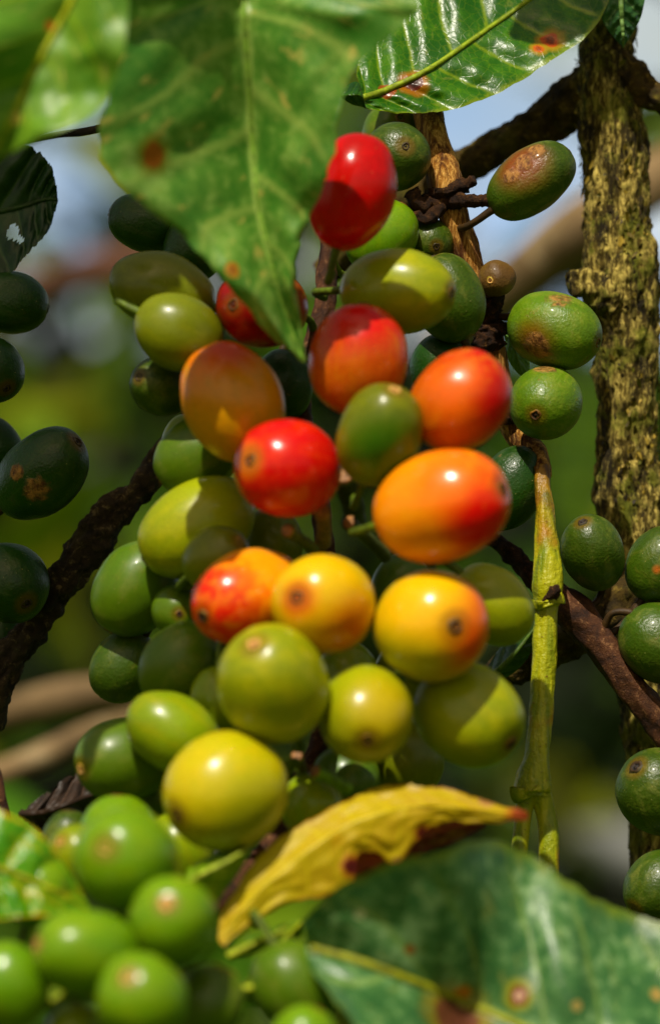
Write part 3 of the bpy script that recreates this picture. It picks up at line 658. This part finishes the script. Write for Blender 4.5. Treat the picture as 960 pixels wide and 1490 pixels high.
# large leaf bottom right
E = [row((440, 1340, 42.6), (446, 1378, 42.8), (450, 1408, 42.7)), row((492, 1290, 42.2), (530, 1401, 42.7), (505, 1480, 42.0)), row((575, 1254, 41.9), (610, 1432, 42.8), (570, 1580, 41.0)), row((640, 1240, 41.8), (660, 1452, 42.8), (615, 1640, 40.8)), row((700, 1222, 43.0), (700, 1468, 42.8), (660, 1680, 40.6)),
     row((760, 1238, 43.6), (752, 1490, 42.7), (720, 1730, 40.5)), row((812, 1272, 43.6), (800, 1512, 42.6), (770, 1770, 40.4)), row((860, 1304, 43.6), (850, 1534, 42.5), (820, 1790, 40.4)), row((905, 1324, 43.6), (900, 1556, 42.4), (880, 1790, 40.4)), row((1000, 1358, 43.6), (1010, 1600, 42.4), (1000, 1790, 40.6)), row((1130, 1420, 43.6), (1130, 1640, 42.4), (1130, 1780, 41.0)), row((1260, 1660, 43.6), (1262, 1664, 42.4), (1262, 1670, 42.4))]
leaf('coffee_leaf', 'large blurred bluish green leaf across the bottom right with a white centred spot', E,
     dict(c1='365a38', c2='547a4c', vein='8aa060', rough=.33, mot='90aa80', mot_amt=.75, streak=.3, edge='6a7a30'), spots=((756, 1447, 15, '97963a', '6a2c1c', 'd8b8a0'), (662, 1484, 36, '8a7a30', '644030', '4a2c20'), (527, 1332, 9, None, 'b0b890', 'c8cca8'), (672, 1440, 12, None, 'a87838', 'a06a34'), (596, 1382, 8, None, '8a5a28', '7a4a20'), (950, 1450, 11, None, '9a8a58', 'a88a60'), (838, 1467, 8, None, '948a58', 'a08c60')),
     N=6, slope=-.8, quilt=.05, wave=.5, jag=4, ribcol='8a8e34', rib_r=.07)
# curled yellow leaf
FE = [(768, 1183, 768, 1192), (722, 1169, 718, 1197), (673, 1153, 668, 1196), (630, 1146, 636, 1198), (591, 1141, 606, 1222), (555, 1145, 576, 1257), (525, 1155, 545, 1240), (495, 1168, 520, 1246),
      (465, 1184, 511, 1292), (420, 1210, 470, 1306), (372, 1250, 425, 1312), (338, 1300, 372, 1342), (317, 1350, 340, 1365), (322, 1374, 324, 1376)]
FM = [(768, 1187), (720, 1183), (670, 1176), (630, 1172), (591, 1174), (555, 1182), (520, 1194), (485, 1212), (452, 1234), (415, 1264), (380, 1292), (352, 1322), (328, 1356), (323, 1375)]
Fy = []
for k, (a, b, c, d) in enumerate(FE):
    t = k / (len(FE) - 1); D = 45.0 - 1.0 * t; q = .4 * math.sin(math.pi * t)
    Fy.append(row((a, b, D + q), (FM[k][0], FM[k][1], D - q * .2), (c, d, D + q * .1)))
yl = leaf('yellow_leaf', 'curled yellow leaf with a wavy brown lower edge, arching below the cluster', Fy,
     dict(c1='c8ac08', c2='d8c40c', vein='e4d458', rough=.5, mot='b4a00c', mot_amt=.45, edge='a8741c', trans=.45, bumpk=.12), spots=((576, 1254, 9, None, 'c09060', 'b07848'), (512, 1262, 12, 'b07018', '6a2810', '4a180c'), (612, 1212, 9, 'b07018', '6a2810', '4a180c'), (760, 1187, 15, 'c07a30', 'a85c30', 'a05030'), (705, 1168, 12, None, 'c8a070', 'c89c68'), (600, 1146, 9, None, 'd8c080', 'd8c080'), (490, 1222, 9, None, 'd8b860', 'd8b860')), N=9, slope=.8, quilt=.015, wave=.06, jag=3, ribcol='c8a028', NU=150, midrib=False)
FL = [(705, 1190, 704, 1204), (660, 1185, 655, 1228), (625, 1190, 618, 1240), (585, 1215, 588, 1262), (545, 1225, 552, 1288), (515, 1240, 522, 1300), (490, 1285, 494, 1306)]
leaf('yellow_leaf', '', [row((a, b, 45.3 - .08 * k), (a * .5 + c * .5, b * .5 + d * .5, 45.25 - .08 * k), (c, d, 45.4 - .08 * k)) for k, (a, b, c, d) in enumerate(FL)],
     dict(c1='6a2a10', c2='4a180a', vein='7a4a1a', rough=.6, mot='8a6a1a', mot_amt=.6, trans=.2), N=5, quilt=.02, NU=50, midrib=False, into=yl)
# streaked leaf bottom left
leaf('coffee_leaf', 'green and yellow streaked blurred leaf at the lower left edge', [row((-120, 1150, 42.6), (-120, 1240, 42.4), (-120, 1350, 42.2)), row((-50, 1168, 42.8), (-50, 1252, 42.5), (-50, 1346, 42.2)), row((2, 1180, 42.9), (0, 1264, 42.6), (0, 1338, 42.3)), row((55, 1210, 43.0), (45, 1280, 42.7), (35, 1334, 42.4)), row((98, 1262, 43.1), (88, 1300, 42.8), (80, 1332, 42.6)), row((134, 1326, 43.1), (136, 1329, 43.1), (134, 1332, 43.0))],
     dict(c1='4c841e', c2='64961f', vein='b8b030', mot='a8a024', mot_amt=.7, edge='c8b45a', rough=.34), N=5, slope=.6, quilt=.04, ribcol='a8a838')
leaf('coffee_leaf', 'small bluish green leaf lying against the top of the mossy trunk', [row((850, -70, 51.6), (900, -80, 51.3), (955, -60, 51.5)), row((866, -10, 51.5), (902, -15, 51.2), (940, -10, 51.4)), row((876, 30, 51.4), (904, 28, 51.2), (932, 24, 51.4)), row((892, 54, 51.4), (906, 54, 51.2), (920, 48, 51.4)), row((905, 68, 51.4), (906, 69, 51.4), (907, 68, 51.4))],
     dict(c1='2c4a2a', c2='44683c', vein='7a9460', rough=.4), N=6, quilt=.04, ribcol='6a8450')
leaf('folded_leaf', 'small folded pale green leaf between the brightest yellow cherry and the yellow leaf', [row((268, 1290, 44.2), (270, 1292, 44.2), (272, 1300, 44.2)), row((276, 1262, 44.4), (296, 1272, 43.9), (308, 1316, 44.3)), row((312, 1244, 44.5), (326, 1256, 43.9), (332, 1290, 44.4)), row((350, 1232, 44.6), (352, 1240, 44.1), (356, 1256, 44.5)), row((366, 1230, 44.6), (367, 1231, 44.6), (368, 1232, 44.6))],
     dict(c1='6a8a34', c2='8aa44c', vein='b8c070', rough=.3), N=4, quilt=.03, NU=40, NV=10, ribcol='a8b460')
leaf('withered_leaf', 'dark brown withered leaf beside the front cluster on the left', [row((30, 1180, 47.8), (31, 1184, 47.8), (32, 1190, 47.8)), row((62, 1160, 48.0), (66, 1182, 47.6), (72, 1215, 48.0)), row((100, 1130, 48.2), (112, 1165, 47.9), (130, 1208, 48.4)), row((140, 1115, 48.6), (150, 1150, 48.4), (165, 1190, 48.8)), row((190, 1110, 49), (191, 1120, 49), (192, 1140, 49))],
     dict(c1='1e140c', c2='33241a', vein='4a3424', rough=.6, trans=.1), N=6, quilt=.06, wave=.3, jag=4, ribcol='2a1c12')
leaf('small_leaf', 'thin green leaf blade between the yellow cherry and the green shoot', [row((700, 992, 50.6), (702, 994, 50.6), (703, 996, 50.6)), row((718, 955, 50.7), (728, 972, 50.3), (738, 985, 50.7)), row((742, 925, 50.7), (754, 944, 50.3), (764, 962, 50.7)), row((768, 908, 50.7), (774, 918, 50.5), (780, 932, 50.7)), row((792, 896, 50.7), (793, 898, 50.7), (794, 900, 50.7))],
     dict(c1='1e3a14', c2='2c4a1c', vein='4a6030'), N=5, quilt=.03, NU=40, NV=8, ribcol='4a6028')
leaf('small_leaf', 'narrow pale green leaf blade behind the scarred light green cherry', [row((728, 478, 51.0), (729, 479, 51.0), (730, 480, 51.0)), row((734, 492, 51.0), (744, 500, 50.8), (752, 496, 51.0)), row((738, 520, 51.0), (752, 522, 50.8), (768, 520, 51.0)), row((752, 542, 51.0), (760, 544, 50.9), (770, 542, 51.0)), row((772, 556, 51.0), (773, 557, 51.0), (774, 557, 51.0))],
     dict(c1='4c6c2c', c2='6a8848', vein='8aa460'), N=4, quilt=.02, NU=30, NV=8, midrib=False)
for (pts, lab) in (([(392, 1392, 44.4), (440, 1340, 44.2), 22], 'small bright green leaf flap beneath the yellow leaf'), ([(310, 1425, 43.6), (392, 1462, 43.4), 16], 'small yellow green leaf flap near the bottom edge beside the front cluster'), ([(330, 1392, 43.8), (420, 1350, 43.9), 14], 'narrow green leaf flap touching the tip of the yellow leaf'), ([(60, 1470, 41.6), (118, 1424, 41.9), 16], 'green leaf flap wedged between the front cherries in the bottom left corner'), ([(350, 1440, 43.2), (470, 1420, 43.0), 34], 'broad shaded green leaf flap left of the large lower leaf')):
    (x0, y0, d0), (x1, y1, d1), w = pts
    nx, ny = -(y1 - y0), (x1 - x0); l = math.hypot(nx, ny); nx /= l; ny /= l
    rows = []
    for t, q in ((0, .05), (.25, .8), (.55, 1), (.8, .6), (1, .05)):
        x, y, d = x0 + (x1 - x0) * t, y0 + (y1 - y0) * t, d0 + (d1 - d0) * t
        rows.append(row((x + nx * w * q, y + ny * w * q, d + .1), (x, y, d - .1), (x - nx * w * q, y - ny * w * q, d + .15)))
    leaf('small_leaf', lab, rows, dict(c1='4a6c1c', c2='74861f', vein='9a9c40'), N=4, quilt=.02, NU=30, NV=8, ribcol='a0a840')
branch('leaf_stalk', 'thin dark leaf stalk crossing the sky gap at the upper left', [(40, 205, 51.0, 4), (85, 196, 50.8, 5), (120, 192, 50.6, 6), (160, 184, 50.3, 6), (230, 170, 50.0, 6), (330, 190, 49.8, 6)], BARK_DARK, n=40, segs=14, cat='leaf stalk', rough=.1)
# bare fruit stalks in the cluster
ST = [([(468, 742, 46.6), (470, 790, 47.8), 13], 'cut fruit stalk with a pale brown end, below the pinkish red cherry', 'b08a5c'), ([(418, 772, 46.5), (455, 800, 47.6), 11], 'green fruit stalk stub above the yellow orange cherry', '7a7a2a'), ([(508, 760, 46.8), (560, 810, 47.6), 12], 'dark green bare fruit stalk left of the largest orange cherry', '4a5218'),
      ([(500, 690, 46.8), (515, 760, 47.8), 20], 'thick olive fruit stalk beneath the small pointed green cherry', '3c4612'), ([(458, 1122, 45.6), (505, 1148, 46.2), 11], 'bright green stalk stub right of the brightest yellow cherry', '7a9a2c'), ([(432, 1100, 46.2), (440, 1140, 47), 10], 'dull green stalk stub under the big yellow green cherry', '5a5a22')]
for (a, b, r), lab, hx in ST:
    pts = [a + (r,), ((a[0] + b[0]) / 2 + 3, (a[1] + b[1]) / 2, (a[2] + b[2]) / 2, r * .8), b + (r * .9,)]
    path = px_path(pts, 20); V, F = tube(path, 14, rough=.2, rscale=5)
    o = link('fruit_stalk', V, F, STALK, origin=path[-1][0], cols=[lin(hx)] * len(V)); tag(o, lab, 'stalk', 'bare fruit stalks in the cluster')
    V, F = tube([(path[0][0] + (path[0][0] - path[1][0]) * .2, path[0][1] * .9), (path[0][0] + (path[0][0] - path[1][0]) * .5, path[0][1] * .6)], 14)
    child('cut_end', o, V, F, STALK, cols=[lin('a87c58')] * len(V))

build_cherries()

# ------------------------------------------------------------------ added leaves, unseen above the frame, that cast shade on chosen spots
def shade(targets):
    """added leaves, each set between the sun and its target to put it in shade"""
    V, F, Cc_ = [], [], []
    rr = random.Random(11)
    for (x, y, D, t, size) in targets:
        c = P(x, y, D) + SUN * t
        ax = Vector((rr.uniform(-1, 1), rr.uniform(-.4, .4), rr.uniform(-1, .3)))
        nrm = (SUN + Vector((rr.uniform(-.3, .3), rr.uniform(-.3, .3), rr.uniform(-.2, .3)))).normalized()
        ax = (ax - nrm * ax.dot(nrm)).normalized(); sd = nrm.cross(ax)
        add_leaf(V, F, Cc_, c, ax, sd, nrm, size, size * .42, lin(rr.choice(('2c5220', '3a6428', '35602c'))))
    return V, F, Cc_
def add_leaf(V, F, Cc_, c, ax, sd, nrm, ln, wd, colr, n=7):
    s0 = len(V)
    for i in range(n):
        t = i / (n - 1); w = wd * (math.sin(math.pi * min(1, t * .95 + .03)) ** .8) * .5
        p = c + ax * ((t - .5) * ln) - nrm * (.18 * ln * (t - .4) ** 2)
        V.extend((p - sd * w + nrm * w * .25, p, p + sd * w + nrm * w * .25)); Cc_.extend((colr,) * 3)
    for i in range(n - 1):
        a = s0 + i * 3
        F.append((a, a + 1, a + 4, a + 3)); F.append((a + 1, a + 2, a + 5, a + 4))
SH = [(20, 440, 51, 13, 4), (20, 560, 51, 14, 5), (50, 690, 50, 15, 6), (10, 850, 50, 17, 5), (110, 830, 50.8, 17, 5), (20, 300, 51, 10.5, 5), (210, 330, 49.5, 10, 4.5), (875, 110, 52.3, 9.5, 3.2)]
V, F, cc = shade(SH)
oh = link('added_shade_leaves', V, F, FARLEAF, cols=cc, origin=P(300, -500, 45)); oh['kind'] = 'stuff'  # unseen leaves, added for the shade they cast

# ------------------------------------------------------------------ background
def ground():
    V, F = [], []
    nx, ny = 60, 60
    for j in range(ny + 1):
        t = j / ny; y = -300 + 300 * (t * 18) ** 1.35 / 3
        for i in range(nx + 1):
            x = (i / nx - .5) * 2 * (600 + y * 1.2 + 300)
            z = 0 if y < 300 else (y - 300) * .075
            z += 6 * noise.noise(Vector((x * .004, y * .004, 0)))
            V.append((x, y, z))
    for j in range(ny):
        for i in range(nx):
            a = j * (nx + 1) + i; F.append((a, a + 1, a + nx + 2, a + nx + 1))
    m = NT('ground_soil'); c = m.obj()
    n1 = m.noise(c, .012, 6, .6); n2 = m.noise(c, .15, 6, .6)
    col = m.mix(m.step(n1, .42, .58), lin('1c2a0e'), lin('3a4c14')); col = m.mix(m.step(n2, .55, .7), col, lin('241c10'))
    o = link('ground', V, F, m.done(m.bsdf(col, 1.0, .02, m.bump(n2, .6, 3.0))))
    o['kind'] = 'structure'
ground()
SKYW = [(105, 245, 62, 62), (112, 345, 58, 62), (725, 155, 85, 55), (700, 330, 60, 70), (850, 575, 60, 120), (945, 75, 60, 60), (960, 320, 50, 55), (835, 270, 50, 70), (960, 545, 45, 60), (560, 0, 60, 60)]
def insky(x, y, m=1.0): return any(((x - a) / (rx * m)) ** 2 + ((y - b) / (ry * m)) ** 2 < 1 for a, b, rx, ry in SKYW)
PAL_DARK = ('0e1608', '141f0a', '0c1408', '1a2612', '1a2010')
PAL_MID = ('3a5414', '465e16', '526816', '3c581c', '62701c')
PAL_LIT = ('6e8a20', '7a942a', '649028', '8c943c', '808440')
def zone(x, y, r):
    """leaf colour in clumps, with sunlit, half lit and shaded tones painted in"""
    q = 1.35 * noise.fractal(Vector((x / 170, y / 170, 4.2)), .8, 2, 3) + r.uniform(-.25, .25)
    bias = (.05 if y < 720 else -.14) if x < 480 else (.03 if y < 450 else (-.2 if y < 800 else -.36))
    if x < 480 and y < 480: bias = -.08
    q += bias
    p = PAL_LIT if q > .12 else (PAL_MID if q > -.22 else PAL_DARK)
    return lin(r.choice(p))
rb = random.Random(21)
V, F, cc = [], [], []; cnt = 0; tries = 0
while cnt < 5200 and tries < 60000:
    tries += 1
    D = rb.uniform(250, 600); x = rb.uniform(-900, 1900); y = rb.uniform(-700, 1900)
    c = P(x, y, D)
    if c.z < 4: continue
    ln = rb.uniform(9, 15)
    ax = Vector((rb.uniform(-1, 1), rb.uniform(-.6, .6), rb.uniform(-1, .4))).normalized()
    nrm = Vector((rb.uniform(-1, 1), rb.uniform(-1.2, .5), rb.uniform(-.2, 1.2))).normalized()
    nrm = (nrm - ax * nrm.dot(ax)).normalized(); sd = nrm.cross(ax)
    k = K(D); bad = False; stray = x < 300 and rb.random() < .13 or x >= 300 and rb.random() < .04
    for q in (-.5, -.25, 0, .25, .5):
        pp = c + ax * ln * q
        for w in (-.2, 0, .2):
            p2 = pp + sd * ln * w
            if insky(480 + p2.x / k, 745 - (p2.z - CZ) / k) and not stray: bad = True; break
        if bad: break
    if bad: continue
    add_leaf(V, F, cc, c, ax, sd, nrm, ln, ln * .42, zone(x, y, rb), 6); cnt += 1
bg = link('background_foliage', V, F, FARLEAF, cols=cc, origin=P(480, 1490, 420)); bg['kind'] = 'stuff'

# ------------------------------------------------------------------ light, sky, camera
w = bpy.data.worlds.new('World'); sc.world = w; w.use_nodes = True
nt = w.node_tree; bgk = nt.nodes['Background']; sky = nt.nodes.new('ShaderNodeTexSky')
sky.sky_type = 'NISHITA'; sky.sun_disc = False
el = math.asin(SUN.z); az = math.atan2(SUN.x, SUN.y)
sky.sun_elevation = el; sky.sun_rotation = az; sky.air_density = 1.0; sky.dust_density = 2.5; sky.ozone_density = 1.0
# pale summer haze and thin cloud low over the horizon
gm = nt.nodes.new('ShaderNodeTexCoord'); sx = nt.nodes.new('ShaderNodeSeparateXYZ'); nt.links.new(gm.outputs['Generated'], sx.inputs[0])
cn = nt.nodes.new('ShaderNodeTexNoise'); nt.links.new(gm.outputs['Generated'], cn.inputs['Vector']); cn.inputs['Scale'].default_value = 14; cn.inputs['Detail'].default_value = 5
hz = nt.nodes.new('ShaderNodeMapRange'); hz.interpolation_type = 'SMOOTHSTEP'; nt.links.new(sx.outputs[2], hz.inputs[0])
hz.inputs[1].default_value = .32; hz.inputs[2].default_value = .02; hz.inputs[3].default_value = 0; hz.inputs[4].default_value = .8
cm = nt.nodes.new('ShaderNodeMapRange'); nt.links.new(cn.outputs[0], cm.inputs[0]); cm.inputs[1].default_value = .35; cm.inputs[2].default_value = .65; cm.inputs[3].default_value = .45; cm.inputs[4].default_value = 1
hm = nt.nodes.new('ShaderNodeMath'); hm.operation = 'MULTIPLY'
ny = nt.nodes.new('ShaderNodeMapRange'); ny.interpolation_type = 'SMOOTHSTEP'; nt.links.new(sx.outputs[1], ny.inputs[0]); ny.inputs[1].default_value = .1; ny.inputs[2].default_value = .85   # the bright haze lies to the north
hn = nt.nodes.new('ShaderNodeMath'); hn.operation = 'MULTIPLY'; nt.links.new(hz.outputs[0], hn.inputs[0]); nt.links.new(ny.outputs[0], hn.inputs[1])
nt.links.new(hn.outputs[0], hm.inputs[0]); nt.links.new(cm.outputs[0], hm.inputs[1])
mxs = nt.nodes.new('ShaderNodeMix'); mxs.data_type = 'RGBA'; nt.links.new(hm.outputs[0], mxs.inputs[0]); wb = nt.nodes.new('ShaderNodeMix'); wb.data_type = 'RGBA'; wb.blend_type = 'MULTIPLY'; wb.inputs[0].default_value = 1   # the photograph's warm white balance
nt.links.new(sky.outputs[0], wb.inputs[6]); wb.inputs[7].default_value = (1.3, 1.05, .62, 1); nt.links.new(wb.outputs[2], mxs.inputs[6])
ck = nt.nodes.new('ShaderNodeMix'); ck.data_type = 'RGBA'; cs = nt.nodes.new('ShaderNodeTexNoise'); nt.links.new(gm.outputs['Generated'], cs.inputs['Vector']); cs.inputs['Scale'].default_value = 24; cs.inputs['Detail'].default_value = 3
ct = nt.nodes.new('ShaderNodeMapRange'); nt.links.new(cs.outputs[0], ct.inputs[0]); ct.inputs[1].default_value = .4; ct.inputs[2].default_value = .6; nt.links.new(ct.outputs[0], ck.inputs[0])
ck.inputs[6].default_value = (4.6, 7.8, 13.4, 1); ck.inputs[7].default_value = (11.0, 12.2, 13.6, 1); nt.links.new(ck.outputs[2], mxs.inputs[7])
nt.links.new(mxs.outputs[2], bgk.inputs[0]); bgk.inputs[1].default_value = 0.088
sl = bpy.data.lights.new('sun', 'SUN'); sl.energy = 5.0; sl.angle = math.radians(.53); sl.color = (1, .93, .80)
so = bpy.data.objects.new('sun', sl); COL.objects.link(so)
so.rotation_euler = SUN.to_track_quat('Z', 'Y').to_euler(); so.location = SUN * 300 + Vector((0, 0, 100))
cam = bpy.data.cameras.new('camera'); co = bpy.data.objects.new('camera', cam); COL.objects.link(co)
co.location = (0, -50, CZ); co.rotation_euler = (math.radians(90), 0, 0)
cam.sensor_fit = 'VERTICAL'; cam.sensor_height = 24; cam.lens = 24 * 50 / 14.9
cam.clip_start = .5; cam.clip_end = 50000
cam.dof.use_dof = True; cam.dof.focus_distance = 50.0
cam.dof.aperture_fstop = cam.lens * .001 / 0.95
cam.dof.aperture_blades = 0
sc.camera = co
sc.view_settings.view_transform = 'Standard'; sc.view_settings.look = 'None'; sc.view_settings.exposure = 0
sc.render.engine = 'CYCLES'; sc.cycles.use_denoising = True
sc.cycles.max_bounces = 8
